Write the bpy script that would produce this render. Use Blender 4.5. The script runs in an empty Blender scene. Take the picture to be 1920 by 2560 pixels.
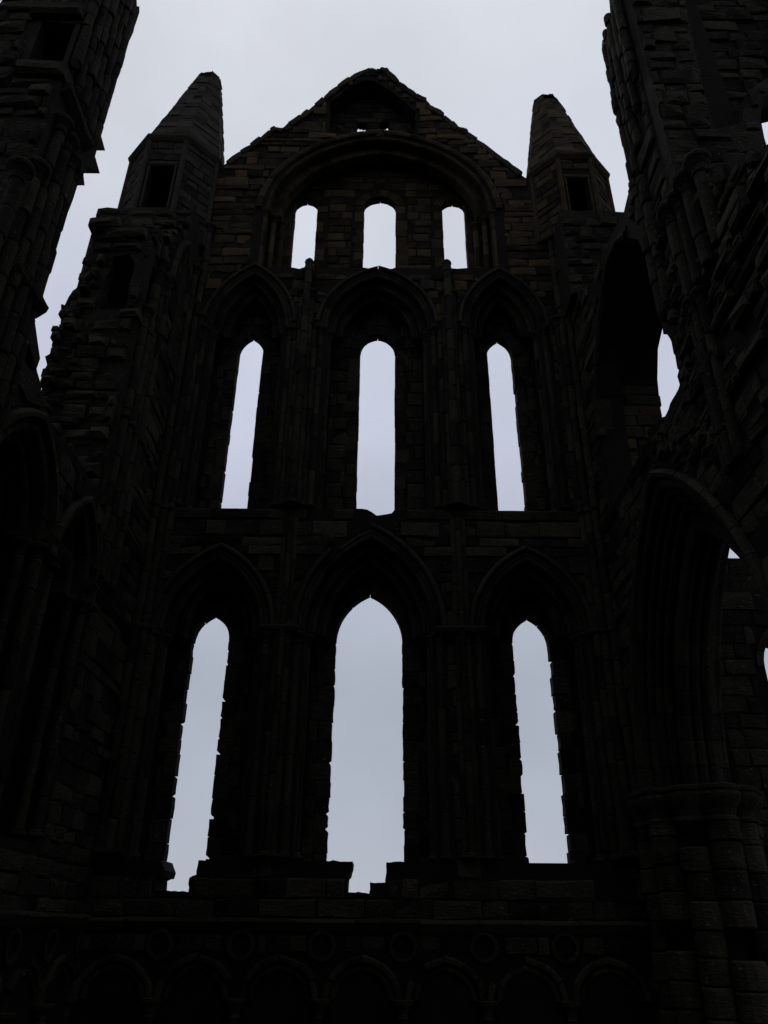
import bpy, math, random
from mathutils import Vector, Matrix, noise
from mathutils.geometry import delaunay_2d_cdt
R = math.radians
S = bpy.context.scene
COL = S.collection

# ------------------------------------------------------------------ camera
F, PITCH, ROLL = 1923.0, R(28.45), R(0.5)
CAM = Vector((0.17, 0.0, 1.6))
cd = bpy.data.cameras.new('camera'); cam = bpy.data.objects.new('camera', cd); COL.objects.link(cam)
cd.sensor_fit = 'VERTICAL'; cd.sensor_height = 36; cd.sensor_width = 27
cd.lens = 36 * F / 2560; cd.clip_start = .05; cd.clip_end = 3000
cam.matrix_world = Matrix.Translation(CAM) @ Matrix.Rotation(R(90) + PITCH, 4, 'X') @ Matrix.Rotation(ROLL, 4, 'Z')
S.camera = cam

# ------------------------------------------------------------------ sky and sun
SUN_EL, SUN_AZ = R(58), R(-18)          # high behind the gable, veiled by cloud
w = bpy.data.worlds.new('World'); S.world = w; w.use_nodes = True
nt = w.node_tree; nt.nodes.clear(); N = nt.nodes.new; L = nt.links.new
out = N('ShaderNodeOutputWorld'); bg = N('ShaderNodeBackground'); bg.inputs['Strength'].default_value = 0.1
sky = N('ShaderNodeTexSky'); sky.sky_type = 'NISHITA'; sky.sun_disc = False
sky.sun_elevation = SUN_EL; sky.sun_rotation = SUN_AZ
tc = N('ShaderNodeTexCoord'); sep = N('ShaderNodeSeparateXYZ'); L(tc.outputs['Generated'], sep.inputs[0])
ramp = N('ShaderNodeValToRGB'); L(sep.outputs['Z'], ramp.inputs[0])
e = ramp.color_ramp; e.interpolation = 'EASE'
stops = [(0.0, (.47, .50, .58)), (.10, (.44, .475, .555)), (.28, (.405, .44, .512)), (.42, (.485, .515, .625)),
         (.60, (.575, .602, .725)), (.78, (.65, .682, .76)), (.95, (.70, .73, .785))]
while len(e.elements) < len(stops): e.elements.new(.5)
for el, (p, c) in zip(e.elements, stops): el.position = p; el.color = (*c, 1)
nz = N('ShaderNodeTexNoise'); nz.inputs['Scale'].default_value = 4.2; nz.inputs['Detail'].default_value = 4
nz.inputs['Roughness'].default_value = .5
L(tc.outputs['Generated'], nz.inputs['Vector'])
mr = N('ShaderNodeMapRange'); L(nz.outputs['Fac'], mr.inputs['Value'])
mr.inputs['From Min'].default_value = .3; mr.inputs['From Max'].default_value = .7
mr.inputs['To Min'].default_value = 9.25; mr.inputs['To Max'].default_value = 10.75
mul = N('ShaderNodeVectorMath'); mul.operation = 'SCALE'; L(ramp.outputs['Color'], mul.inputs[0]); L(mr.outputs[0], mul.inputs['Scale'])
mix = N('ShaderNodeMix'); mix.data_type = 'RGBA'; mix.inputs['Factor'].default_value = .96
L(sky.outputs['Color'], mix.inputs['A']); L(mul.outputs[0], mix.inputs['B'])
L(mix.outputs['Result'], bg.inputs['Color']); L(bg.outputs[0], out.inputs[0])
sd = bpy.data.lights.new('sun', 'SUN'); sd.energy = 0.6; sd.angle = R(25); sd.color = (1, .97, .93)
sun = bpy.data.objects.new('sun', sd); COL.objects.link(sun)
sdir = Vector((math.sin(SUN_AZ) * math.cos(SUN_EL), math.cos(SUN_AZ) * math.cos(SUN_EL), math.sin(SUN_EL)))
sun.rotation_euler = (-sdir).to_track_quat('-Z', 'Y').to_euler()
S.view_settings.view_transform = 'Standard'; S.view_settings.look = 'None'
S.cycles.max_bounces = 4; S.cycles.diffuse_bounces = 2; S.cycles.glossy_bounces = 1
S.view_settings.exposure = 0.0; S.view_settings.gamma = 1.0

# ------------------------------------------------------------------ materials
def stone_mat(name, dark, light, lichen, bump=.6, scale=1.0, lich=.5):
    m = bpy.data.materials.new(name); m.use_nodes = True
    t = m.node_tree; t.nodes.clear(); n = t.nodes.new; l = t.links.new
    o = n('ShaderNodeOutputMaterial'); b = n('ShaderNodeBsdfPrincipled'); l(b.outputs[0], o.inputs[0])
    b.inputs['Roughness'].default_value = .95; b.inputs['Specular IOR Level'].default_value = .08
    g = n('ShaderNodeNewGeometry')
    at = n('ShaderNodeAttribute'); at.attribute_name = 'tone'
    n1 = n('ShaderNodeTexNoise'); n1.inputs['Scale'].default_value = 3.2 * scale; n1.inputs['Detail'].default_value = 3; n1.inputs['Roughness'].default_value = .65
    l(g.outputs['Position'], n1.inputs['Vector'])
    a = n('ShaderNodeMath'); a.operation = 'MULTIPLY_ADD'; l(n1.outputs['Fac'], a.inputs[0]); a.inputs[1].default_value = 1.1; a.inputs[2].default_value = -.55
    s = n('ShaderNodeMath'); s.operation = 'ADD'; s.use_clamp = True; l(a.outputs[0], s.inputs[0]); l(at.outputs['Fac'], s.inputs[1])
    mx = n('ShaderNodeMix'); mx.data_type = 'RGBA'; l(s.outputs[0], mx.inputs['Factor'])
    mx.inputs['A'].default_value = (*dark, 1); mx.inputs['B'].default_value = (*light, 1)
    n2 = n('ShaderNodeTexNoise'); n2.inputs['Scale'].default_value = 16 * scale; n2.inputs['Detail'].default_value = 4; n2.inputs['Roughness'].default_value = .75
    l(g.outputs['Position'], n2.inputs['Vector'])
    r2 = n('ShaderNodeMapRange'); l(n2.outputs['Fac'], r2.inputs['Value'])
    r2.inputs['From Min'].default_value = .61; r2.inputs['From Max'].default_value = .72; r2.inputs['To Max'].default_value = lich
    m2 = n('ShaderNodeMix'); m2.data_type = 'RGBA'; l(r2.outputs[0], m2.inputs['Factor']); l(mx.outputs['Result'], m2.inputs['A'])
    m2.inputs['B'].default_value = (*lichen, 1)
    l(m2.outputs['Result'], b.inputs['Base Color'])
    mp = n('ShaderNodeMapping'); mp.inputs['Scale'].default_value = (1, 1, 2.6); l(g.outputs['Position'], mp.inputs['Vector'])
    n3 = n('ShaderNodeTexNoise'); n3.inputs['Scale'].default_value = 11 * scale; n3.inputs['Detail'].default_value = 3; n3.inputs['Roughness'].default_value = .7
    l(mp.outputs[0], n3.inputs['Vector'])
    bp = n('ShaderNodeBump'); bp.inputs['Strength'].default_value = bump; bp.inputs['Distance'].default_value = .05
    l(n3.outputs['Fac'], bp.inputs['Height']); l(bp.outputs[0], b.inputs['Normal'])
    return m
ASH = stone_mat('darkened_ashlar', (.003, .0028, .0023), (.034, .030, .022), (.22, .20, .155), bump=.9)  # soot-dark stone; all stone colours darkened further to stand for the backlit silhouette
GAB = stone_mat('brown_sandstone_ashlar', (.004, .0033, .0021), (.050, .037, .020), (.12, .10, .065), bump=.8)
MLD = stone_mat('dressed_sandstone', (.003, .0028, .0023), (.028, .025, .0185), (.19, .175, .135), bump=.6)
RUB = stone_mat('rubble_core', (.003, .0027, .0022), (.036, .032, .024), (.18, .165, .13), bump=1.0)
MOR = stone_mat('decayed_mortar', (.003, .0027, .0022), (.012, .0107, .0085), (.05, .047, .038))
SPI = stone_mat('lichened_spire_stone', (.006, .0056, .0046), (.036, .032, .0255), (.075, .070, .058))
GRS = stone_mat('short_turf', (.012, .020, .006), (.030, .050, .014), (.05, .07, .025), lich=.3)

# ------------------------------------------------------------------ mesh helpers
WORLD = {}          # object name -> world location
class MB:
    def __init__(s): s.v = []; s.f = []; s.t = []
    def add(s, vs, fs, tone=.5):
        o = len(s.v); s.v += [tuple(p) for p in vs]; s.t += [tone] * len(vs)
        s.f += [tuple(i + o for i in f) for f in fs]
    def center(s):
        n = len(s.v); return Vector((sum(p[0] for p in s.v) / n, sum(p[1] for p in s.v) / n, sum(p[2] for p in s.v) / n))
    def build(s, name, mat, parent=None, kind=None, smooth=False):
        c = s.center(); me = bpy.data.meshes.new(name)
        me.from_pydata([(p[0] - c.x, p[1] - c.y, p[2] - c.z) for p in s.v], [], s.f)
        a = me.attributes.new('tone', 'FLOAT', 'POINT'); a.data.foreach_set('value', s.t)
        me.materials.append(mat)
        if smooth: me.shade_smooth()
        o = bpy.data.objects.new(name, me); COL.objects.link(o)
        if parent is not None:
            o.parent = parent; o.location = c - WORLD[parent.name]
        else: o.location = c
        WORLD[o.name] = c
        if kind: o['kind'] = kind
        return o
def thing(name, label, cat, loc, group=None):
    o = bpy.data.objects.new(name, None); COL.objects.link(o); o.location = loc; o.empty_display_size = .3
    WORLD[o.name] = Vector(loc); o['label'] = label; o['category'] = cat; o['kind'] = 'thing'
    if group: o['group'] = group
    return o
class Frame:                                   # u along the wall, v up, d out of the face
    def __init__(s, o, u, n): s.o = Vector(o); s.u = Vector(u); s.n = Vector(n)
    def p(s, u, v, d=0): return s.o + s.u * u + Vector((0, 0, v)) + s.n * d
    def flip(s): return s.u.cross(Vector((0, 0, 1))).dot(s.n) < 0
NORTH = Frame((0, 14, 0), (1, 0, 0), (0, -1, 0))
WEST = Frame((-4.6, 0, 0), (0, 1, 0), (1, 0, 0))
EAST = Frame((4.6, 0, 0), (0, 1, 0), (-1, 0, 0))

def inside(poly, x, y):
    c = False; n = len(poly); j = n - 1
    for i in range(n):
        xi, yi = poly[i]; xj, yj = poly[j]
        if (yi > y) != (yj > y) and x < (xj - xi) * (y - yi) / (yj - yi) + xi: c = not c
        j = i
    return c
def jag(pl, step, amp, seed, closed=False):
    r = random.Random(seed); o = []; n = len(pl)
    for i in range(n if closed else n - 1):
        a, b = Vector(pl[i]), Vector(pl[(i + 1) % n]); L_ = (b - a).length; k = max(1, round(L_ / step))
        nr = Vector((-(b - a).y, (b - a).x)).normalized() if L_ > 0 else Vector((0, 0))
        for q in range(k):
            p = a.lerp(b, (q + (r.uniform(-.3, .3) if q else 0)) / k)
            if q: p = p + nr * r.uniform(-amp, amp)
            o.append((p.x, p.y))
    if not closed: o.append(tuple(pl[-1]))
    return o
def dense(poly, step):
    o = []
    for i in range(len(poly)):
        a, b = Vector(poly[i]), Vector(poly[(i + 1) % len(poly)]); k = max(1, int((b - a).length / step))
        for q in range(k): p = a.lerp(b, q / k); o.append((p.x, p.y))
    return o
def slab(mb, fr, outline, holes, d0, d1, tone=.4, rough=0.0, seed=0):
    """a wall slab between depths d0 (back) and d1 (front) with openings"""
    loops = [outline] + holes; vs = []; es = []
    for lp in loops:
        o = len(vs); vs += [Vector(p) for p in lp]; es += [(o + i, o + (i + 1) % len(lp)) for i in range(len(lp))]
    V, E_, T, ov, _, _ = delaunay_2d_cdt(vs, es, [], 0, 1e-5)
    tri = []
    for t in T:
        cx = sum(V[i].x for i in t) / 3; cy = sum(V[i].y for i in t) / 3
        if inside(outline, cx, cy) and not any(inside(h, cx, cy) for h in holes): tri.append(tuple(t))
    r = random.Random(seed); n = len(V)
    j = [r.uniform(-rough, rough) for _ in V]
    P = [fr.p(p.x, p.y, d1 + j[i]) for i, p in enumerate(V)] + [fr.p(p.x, p.y, d0) for p in V]
    fs = []; cnt = {}
    for t in tri:
        fs.append(t); fs.append((t[2] + n, t[1] + n, t[0] + n))
        for a, b in ((t[0], t[1]), (t[1], t[2]), (t[2], t[0])): cnt[(a, b)] = cnt.get((a, b), 0) + 1
    for (a, b) in cnt:
        if (b, a) not in cnt: fs.append((b, a, a + n, b + n))
    mb.add(P, fs, tone)

# pointed arch: points from the left springing to the right springing
def arch(uc, half, spring, rise, n=10, off=0.0):
    k = max(rise / half, 1.12); a = 1.0; Rr = (a * a + k * k) / (2 * a); c = Rr - a
    th = math.atan2(k, c)
    left = []
    for i in range(n + 1):
        t = th * i / n
        left.append((c - Rr * math.cos(t), Rr * math.sin(t)))
    sy = rise / k
    o = [(uc + x * half, spring + y * sy) for x, y in left] + [(uc - x * half, spring + y * sy) for x, y in reversed(left[:-1])]
    return offset(o, off) if off else o
def normals(path):
    ns = []
    for i in range(len(path)):
        a = Vector(path[max(0, i - 1)]); b = Vector(path[min(len(path) - 1, i + 1)]); t = (b - a).normalized()
        ns.append(Vector((-t.y, t.x)))
    return ns
def offset(path, off):
    ns = normals(path); m = len(path) // 2; o = []
    for i, p in enumerate(path):
        q = Vector(p) + ns[i] * off * (1.12 if i == m else 1)
        o.append((q.x, q.y))
    return o
def opening(uc, half, bottom, spring, rise, n=10):
    return [(uc + half, bottom), (uc - half, bottom)] + arch(uc, half, spring, rise, n)
def circle(u, v, r, n=16): return [(u + r * math.cos(2 * math.pi * i / n), v + r * math.sin(2 * math.pi * i / n)) for i in range(n)]

def sweep_piece(fr, path, prof, i0, i1, gap, tone, rng, jit=.006):
    """one voussoir: profile (offset, depth) swept from path index i0 to i1"""
    mb = MB(); ns = normals(path); m = len(prof); ju, jv, jd = (rng.uniform(-jit, jit) for _ in range(3)); vs = []
    idx = list(range(i0, i1 + 1))
    for q, i in enumerate(idx):
        p = Vector(path[i]); n_ = ns[i]; t = Vector((n_.y, -n_.x))
        if q == 0: p = p + t * gap
        if q == len(idx) - 1: p = p - t * gap
        sc = 1.12 if i == len(path) // 2 else 1
        for (o, d) in prof:
            w_ = p + n_ * o * sc; vs.append(fr.p(w_.x + ju, w_.y + jv, d + jd))
    fs = []
    for q in range(len(idx) - 1):
        for k in range(m):
            a = q * m + k; b = q * m + (k + 1) % m
            fs.append((a, b, b + m, a + m))
    fs.append(tuple(range(m))[::-1]); fs.append(tuple(range((len(idx) - 1) * m, len(idx) * m)))
    mb.add(vs, fs, tone); return mb
def ring(fr, path, prof, per, parent, rng, name='voussoir', mat=None, miss=0.0, tone=(.25, .75), jit=.006):
    i = 0; n = len(path) - 1
    while i < n:
        k = min(n, i + per)
        if n - k < per / 2: k = n
        if rng.random() >= miss:
            sweep_piece(fr, path, prof, i, k, .006, rng.uniform(*tone), rng, jit).build(name, mat or MLD, parent, smooth=False)
        i = k
def roll(o, d, r, a0, a1, n=5):
    return [(o + r * math.cos(R(a0 + (a1 - a0) * i / n)), d + r * math.sin(R(a0 + (a1 - a0) * i / n))) for i in range(n + 1)]

# ------------------------------------------------------------------ masonry
def block(fr, u0, u1, v0, v1, dback, dfront, rng, cham=.018, jit=.012, edge=.0):
    g = .006
    u0 += g; u1 -= g; v0 += g; v1 -= g
    jit = min(jit, .13 * (v1 - v0), .13 * (u1 - u0))
    j = lambda: rng.uniform(-jit, jit)
    c = min(cham * rng.uniform(.6, 1.9), (u1 - u0) * .3, (v1 - v0) * .3)
    cr = [(u0, v0), (u1, v0), (u1, v1), (u0, v1)]
    inn = [(u0 + c, v0 + c), (u1 - c, v0 + c), (u1 - c, v1 - c), (u0 + c, v1 - c)]
    vs = [fr.p(u, v, dback) for u, v in cr]
    vs += [fr.p(u + j() * .5, v + j() * .5, dfront - c * .9 + j()) for u, v in cr]
    vs += [fr.p(u + j(), v + j(), dfront + j()) for u, v in inn]
    vs.append(fr.p((u0 + u1) / 2 + j() * 3, (v0 + v1) / 2 + j() * 2, dfront + abs(j()) * .9))
    fs = []
    for i in range(4):
        k = (i + 1) % 4
        fs += [(i, k, 4 + k, 4 + i), (4 + i, 4 + k, 8 + k, 8 + i), (8 + i, 8 + k, 12)]
    fs.append((3, 2, 1, 0))
    if fr.flip(): fs = [f[::-1] for f in fs]
    return vs, fs
def project(p):
    x, y, z = p[0] - CAM.x, p[1], p[2] - CAM.z
    dep = y * math.cos(PITCH) + z * math.sin(PITCH)
    if dep < .3: return None
    u = x / dep * F; v = (-y * math.sin(PITCH) + z * math.cos(PITCH)) / dep * F
    return (960 + u, 1280 - v)
def shown(vs):
    q = [project(p) for p in vs]
    if any(p is None for p in q): return 0
    xs = [p[0] for p in q]; ys = [p[1] for p in q]
    cx, cy = sum(xs) / len(xs), sum(ys) / len(ys)
    if not (-20 < cx < 1940 and -20 < cy < 2580): return 0
    return (max(xs) - min(xs)) * (max(ys) - min(ys))
class Masonry:
    """collects the stones of one thing; the largest in view become parts, the rest one mass"""
    def __init__(s): s.items = []
    def ashlar(s, fr, ok, u0, u1, v0, v1, rng, course=(.26, .36), width=(.38, .95), mat=ASH, back=-.04, proud=(.012, .034),
               tone=(.1, .85), jit=.012, cham=.018, miss=.01, tonefn=None):
        v = v0
        while v < v1 - .05:
            h = rng.uniform(*course); vt = min(v + h, v1); u = u0 - rng.uniform(0, width[1])
            while u < u1:
                w_ = rng.uniform(*width); a, b = max(u, u0), min(u + w_, u1); u += w_
                if b - a < .05: continue
                if rng.random() < miss: continue
                n = max(4, int((b - a) / .06)); run = []
                spans = []
                for i in range(n + 1):
                    x = a + (b - a) * i / n
                    good = ok(x, v + .02) and ok(x, vt - .02) and ok(x, (v + vt) / 2)
                    if good: run.append(x)
                    elif run: spans.append(run); run = []
                if run: spans.append(run)
                for sp in spans:
                    if sp[-1] - sp[0] < .07: continue
                    df = rng.uniform(*proud); t = rng.uniform(*tone)
                    if rng.random() < .08: df -= .025
                    vs, fs = block(fr, sp[0], sp[-1], v, vt, back, df, rng, cham, jit)
                    s.items.append((shown(vs), vs, fs, t, mat(v, rng) if callable(mat) else mat))
            v = vt
    def put(s, vs, fs, tone, mat): s.items.append((shown(vs), vs, fs, tone, mat))
    def build(s, parent, limit=290, name='stone'):
        s.items.sort(key=lambda i: -i[0]); rest = {}
        for k, (ar, vs, fs, t, mat) in enumerate(s.items):
            if k < limit and ar > 60:
                mb = MB(); mb.add(vs, fs, t); mb.build(name, mat, parent)
            else:
                rest.setdefault(mat.name, (MB(), mat))[0].add(vs, fs, t)
        for nm, (mb, mat) in rest.items(): mb.build('small_masonry', mat, parent, kind='stuff')

def cyl(mb, c, r0, r1, z0, z1, n=10, tone=.5, capped=True, ph=0):
    vs = [(c[0] + r0 * math.cos(ph + 2 * math.pi * i / n), c[1] + r0 * math.sin(ph + 2 * math.pi * i / n), z0) for i in range(n)]
    vs += [(c[0] + r1 * math.cos(ph + 2 * math.pi * i / n), c[1] + r1 * math.sin(ph + 2 * math.pi * i / n), z1) for i in range(n)]
    fs = [(i, (i + 1) % n, n + (i + 1) % n, n + i) for i in range(n)]
    if capped: fs += [tuple(range(n))[::-1], tuple(range(n, 2 * n))]
    mb.add(vs, fs, tone)
def lathe(mb, c, prof, n=12, tone=.5):
    vs = []; fs = []; m = len(prof)
    for (r, z) in prof: vs += [(c[0] + r * math.cos(2 * math.pi * i / n), c[1] + r * math.sin(2 * math.pi * i / n), z) for i in range(n)]
    for k in range(m - 1):
        for i in range(n): fs.append((k * n + i, k * n + (i + 1) % n, (k + 1) * n + (i + 1) % n, (k + 1) * n + i))
    fs += [tuple(range(n))[::-1], tuple(range((m - 1) * n, m * n))]
    mb.add(vs, fs, tone)
def shaft(parent, x, y, r, z0, z1, rng, drum=(.45, .8), cap=True, base=False, ringz=None, capname='capital', mat=None, worn=.006, lost=0):
    """an engaged round shaft: part = capital or base, sub-parts = drums"""
    mat = mat or MLD
    mb = MB(); k = r / .1
    if cap:
        lathe(mb, (x, y), [(r * .9, z1 - .02), (r * 1.15, z1), (r * 1.2, z1 + .03 * k), (r * 1.0, z1 + .05 * k), (r * 1.1, z1 + .12 * k), (r * 1.55, z1 + .19 * k), (r * 1.9, z1 + .23 * k),
                           (r * 2.0, z1 + .28 * k), (r * 1.8, z1 + .32 * k)], 12, rng.uniform(.3, .6))
    if base and cap:
        bq = MB()
        lathe(bq, (x, y), [(r * 1.7, z0 - .1 * k), (r * 1.75, z0 - .06 * k), (r * 1.35, z0 - .03 * k), (r * 1.3, z0), (r, z0 + .03)], 12, rng.uniform(.3, .6))
    elif not cap and not base:
        lathe(mb, (x, y), [(r * .45, z0 - rng.uniform(.05, .16)), (r * .8, z0 - .04), (r * .95, z0 + .02)], 9, rng.uniform(.2, .6))
    elif not cap:
        lathe(mb, (x, y), [(r * 1.7, z0 - .1 * k), (r * 1.75, z0 - .06 * k), (r * 1.35, z0 - .03 * k), (r * 1.3, z0), (r, z0 + .03)], 12, rng.uniform(.3, .6))
    part = mb.build('shaft', mat, parent, smooth=False)
    if base and cap: bq.build('shaft_base', mat, part)
    for rz in (ringz or []):
        q = MB(); lathe(q, (x, y), [(r * .95, rz - .06), (r * 1.3, rz - .04), (r * 1.42, rz), (r * 1.3, rz + .04), (r * .95, rz + .06)], 12, rng.uniform(.3, .6)); q.build('shaft_ring', mat, part)
    z = z0
    while z < z1 - .01:
        h = rng.uniform(*drum); zt = min(z + h, z1)
        if z1 - zt < drum[0] * .4: zt = z1
        if rng.random() >= lost:
            d = MB(); rr = r * rng.uniform(.93, 1.05); ox, oy = rng.uniform(-worn, worn), rng.uniform(-worn, worn)
            lathe(d, (x + ox, y + oy), [(rr * .9, z + .004), (rr, z + .03), (rr * rng.uniform(.95, 1.03), (z + zt) / 2), (rr, zt - .03), (rr * .9, zt - .004)], 12, rng.uniform(.15, .85))
            d.build('drum', mat, part, smooth=False)
        z = zt
    return part
def course_run(fr, u0, u1, prof, rng, parent, length=(.6, 1.1), name='string_course_stone', tone=(.3, .8), mat=None, ok=None, jit=.008):
    u = u0
    while u < u1 - .02:
        w_ = rng.uniform(*length); b = min(u + w_, u1)
        if ok is None or ok((u + b) / 2):
            mb = MB(); m = len(prof); dj, vj = rng.uniform(-jit, jit), rng.uniform(-jit, jit)
            cut = rng.uniform(0, .02)
            vs = [fr.p(u + .004, v + vj, d + dj) for d, v in prof] + [fr.p((u + b) / 2, v + vj + rng.uniform(-jit, jit), d + dj - cut) for d, v in prof] + [fr.p(b - .004, v + vj, d + dj) for d, v in prof]
            fs = [(q * m + i, q * m + (i + 1) % m, (q + 1) * m + (i + 1) % m, (q + 1) * m + i) for q in range(2) for i in range(m)]
            fs += [tuple(range(m))[::-1], tuple(range(2 * m, 3 * m))]
            mb.add(vs, fs, rng.uniform(*tone)); mb.build(name, mat or MLD, parent)
        u = b

# ================================================================== ground
GZ = -0.6
gm = MB(); r = random.Random(3); n = 60; ext = [-900, -300, -120, -60] + [-40 + i * 1.6 for i in range(51)] + [60, 120, 300, 900]
vs = [(x, y + 10, GZ + noise.noise(Vector((x * .25, y * .25, 0))) * .06) for y in ext for x in ext]; k = len(ext)
gm.add(vs, [(j * k + i, j * k + i + 1, (j + 1) * k + i + 1, (j + 1) * k + i) for j in range(k - 1) for i in range(k - 1)], .5)
gm.build('ground', GRS, kind='structure')

# ================================================================== end wall with the gable
rng = random.Random(11)
gable = thing('gable_wall', 'tall ruined end wall with three tiers of pointed lancet windows under a broken gable', 'wall', (0, 14.6, GZ))
LOW = [(-3.28, .362, 6.65, .57), (-.105, .668, 6.68, 1.02), (3.135, .365, 6.65, .57)]
UPP = [(-3.15, .302, 14.1, .53), (-.022, .425, 14.18, .49), (2.985, .305, 14.08, .54)]
TOP = [(-2.065, .315, 19.28, .33), (-.015, .437, 19.33, .38), (2.03, .312, 19.33, .28)]
ALOW = [(-3.12, .92, 6.6, 1.50), (-.1, 1.20, 6.62, 1.96), (3.03, .90, 6.65, 1.44)]
AUPP = [(-3.10, .86, 14.17, 1.72), (-.03, 1.18, 14.2, 1.62), (2.99, .80, 14.24, 1.58)]
BIG = (-.03, 2.92, 18.25, 2.87)
SILL_LOW, SILL_UPP, SILL_TOP = 2.58, 9.24, 16.12
gtop = [(-4.22, 20.03), (-3.62, 20.72), (-3.12, 21.36), (-2.98, 21.47), (-2.77, 21.43), (-2.3, 22.0), (-1.68, 22.85), (-1.3, 23.42), (-.97, 23.81), (-.62, 24.16), (-.36, 24.32), (-.16, 24.26),
        (-.05, 24.2), (.02, 24.33), (.09, 24.3), (.17, 24.1), (.48, 23.65), (1.0, 23.02), (1.27, 22.8), (1.36, 22.55), (1.55, 22.36), (2.0, 21.86), (2.16, 21.56), (2.36, 21.53), (2.44, 21.34), (3.0, 20.7), (3.81, 19.64)]
outA = [(-6.9, GZ), (6.2, GZ), (6.2, 14.7), (6.5, 14.9), (6.5, 18.0), (4.9, 18.0), (4.9, 18.6), (3.9, 19.55)] + list(reversed(jag(gtop, .22, .035, 5))) + [(-4.9, 19.2), (-4.9, 17.8), (-6.9, 17.5)]
recess = jag([(-1.5, 21.31), (.98, 21.33), (.99, 22.3), (.7, 22.75), (.3, 23.25), (-.2, 23.75), (-.45, 23.8), (-.95, 23.45), (-1.5, 22.75)], .25, .03, 8, True)
bigb = [(BIG[0] + BIG[1], SILL_TOP + .02), (2.3, 16.16), (1.95, 16.12), (1.72, 16.14), (1.66, 16.22), (1.58, 16.24), (1.4, 16.12), (.5, 16.14), (.36, 16.13), (.33, 16.10), (-.2, 16.09), (-.38, 16.13), (-.46, 16.14),
        (-1.4, 16.1), (-1.62, 16.12), (-1.7, 16.22), (-1.77, 16.25), (-1.85, 16.14), (-2.0, 16.07), (-2.2, 16.12), (BIG[0] - BIG[1], SILL_TOP)]
# sills of the lower lights, broken as they are (u, v)
brk = {0: [(-2.2, SILL_LOW + .02), (-2.55, 2.58), (-2.86, 2.58), (-2.87, 2.36), (-2.98, 2.31), (-2.97, 2.10), (-3.2, 2.12), (-3.45, 2.11), (-3.52, 2.13), (-3.53, 2.30), (-3.42, 2.33), (-3.40, 2.42), (-3.48, 2.58), (-4.04, SILL_LOW)],
       1: [(1.1, SILL_LOW), (.55, 2.58), (.26, 2.57), (.25, 2.27), (-.01, 2.27), (-.02, 2.10), (-.2, 2.13), (-.38, 2.11), (-.375, 2.34), (-.34, 2.38), (-.30, 2.58), (-.78, 2.59), (-1.3, SILL_LOW)]}
holesA = []
for i, (uc, h, s_, rs) in enumerate(ALOW):
    a = arch(uc, h, s_, rs, 12)
    holesA.append((jag(brk[i], .07, .012, 40 + i) if i in brk else [(uc + h, SILL_LOW), (uc - h, SILL_LOW)]) + a)
for i, (uc, h, s_, rs) in enumerate(AUPP):
    lo = [(uc + h, SILL_UPP), (.39, SILL_UPP), (.33, 9.16), (.2, 9.13), (.02, 9.10), (-.08, 9.18), (-.18, 9.24), (-.3, 9.26), (uc - h, SILL_UPP + .01)] if i == 1 else [(uc + h, SILL_UPP), (uc - h, SILL_UPP)]
    holesA.append(lo + arch(uc, h, s_, rs, 12))
holesA.append(bigb + arch(*BIG, 18)); holesA.append(recess)
mb = MB(); slab(mb, NORTH, outA, holesA, -.8, 0, .4)
coreA = mb.build('wall_core', MOR, gable)
outB = [(-6.2, GZ), (6.2, GZ), (6.2, 17.9), (4.8, 17.9), (3.7, 19.5), (2.3, 21.2), (1.4, 21.3), (-1.9, 21.3), (-2.8, 21.1), (-4.1, 19.8), (-4.8, 17.7), (-6.2, 17.6)]
E_ = .07
holesB = [[(uc + h + E_, 2.0), (uc - h - E_, 2.0)] + arch(uc, h + E_, s_, rs + E_, 8) for uc, h, s_, rs in LOW]
holesB += [[(uc + h + E_, 8.9), (uc - h - E_, 8.9)] + arch(uc, h + E_, s_, rs + E_, 8) for uc, h, s_, rs in UPP]
holesB += [[(uc + h + E_, 15.9), (uc - h - E_, 15.9)] + arch(uc, h + E_, s_, rs + E_, 8) for uc, h, s_, rs in TOP]
slits = [[(-.74, 21.4), (-.44, 21.4), (-.44, 22.56), (-.49, 22.60), (-.55, 22.58), (-.60, 22.62), (-.65, 22.60), (-.69, 22.66), (-.73, 22.58)], [(-.06, 21.4), (.19, 21.4), (.19, 22.64), (.17, 22.70), (.13, 22.62), (.08, 22.63), (-.02, 22.60), (-.05, 22.57)]]
plug = [(-1.62, 21.15), (1.08, 21.15), (1.08, 22.4), (.38, 23.3), (-.17, 23.85), (-.45, 23.9), (-1.0, 23.5), (-1.62, 22.78)]
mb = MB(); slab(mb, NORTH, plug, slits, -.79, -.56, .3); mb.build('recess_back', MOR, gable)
mb = MB(); slab(mb, NORTH, outB, holesB, -1.05, -.801, .35)
mb.build('outer_wall_core', MOR, gable)
holesC = [[(uc + h + .4, 1.6), (uc - h - .4, 1.6)] + arch(uc, h + .4, s_, rs + .5, 8) for uc, h, s_, rs in LOW]
holesC += [[(uc + h + .4, 8.5), (uc - h - .4, 8.5)] + arch(uc, h + .4, s_, rs + .6, 8) for uc, h, s_, rs in UPP]
holesC += [[(uc + h + .35, 15.5), (uc - h - .35, 15.5)] + arch(uc, h + .35, s_, rs + .7, 8) for uc, h, s_, rs in TOP]
outC = [(-6.0, GZ), (6.0, GZ), (6.0, 17.8), (4.7, 17.8), (3.6, 19.3), (2.2, 21.0), (-2.7, 20.9), (-4.0, 19.6), (-4.7, 17.6), (-6.0, 17.5)]
mb = MB(); slab(mb, NORTH, outC, holesC, -1.4, -1.051, .35)
mb.build('facing_core', MOR, gable)

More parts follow.
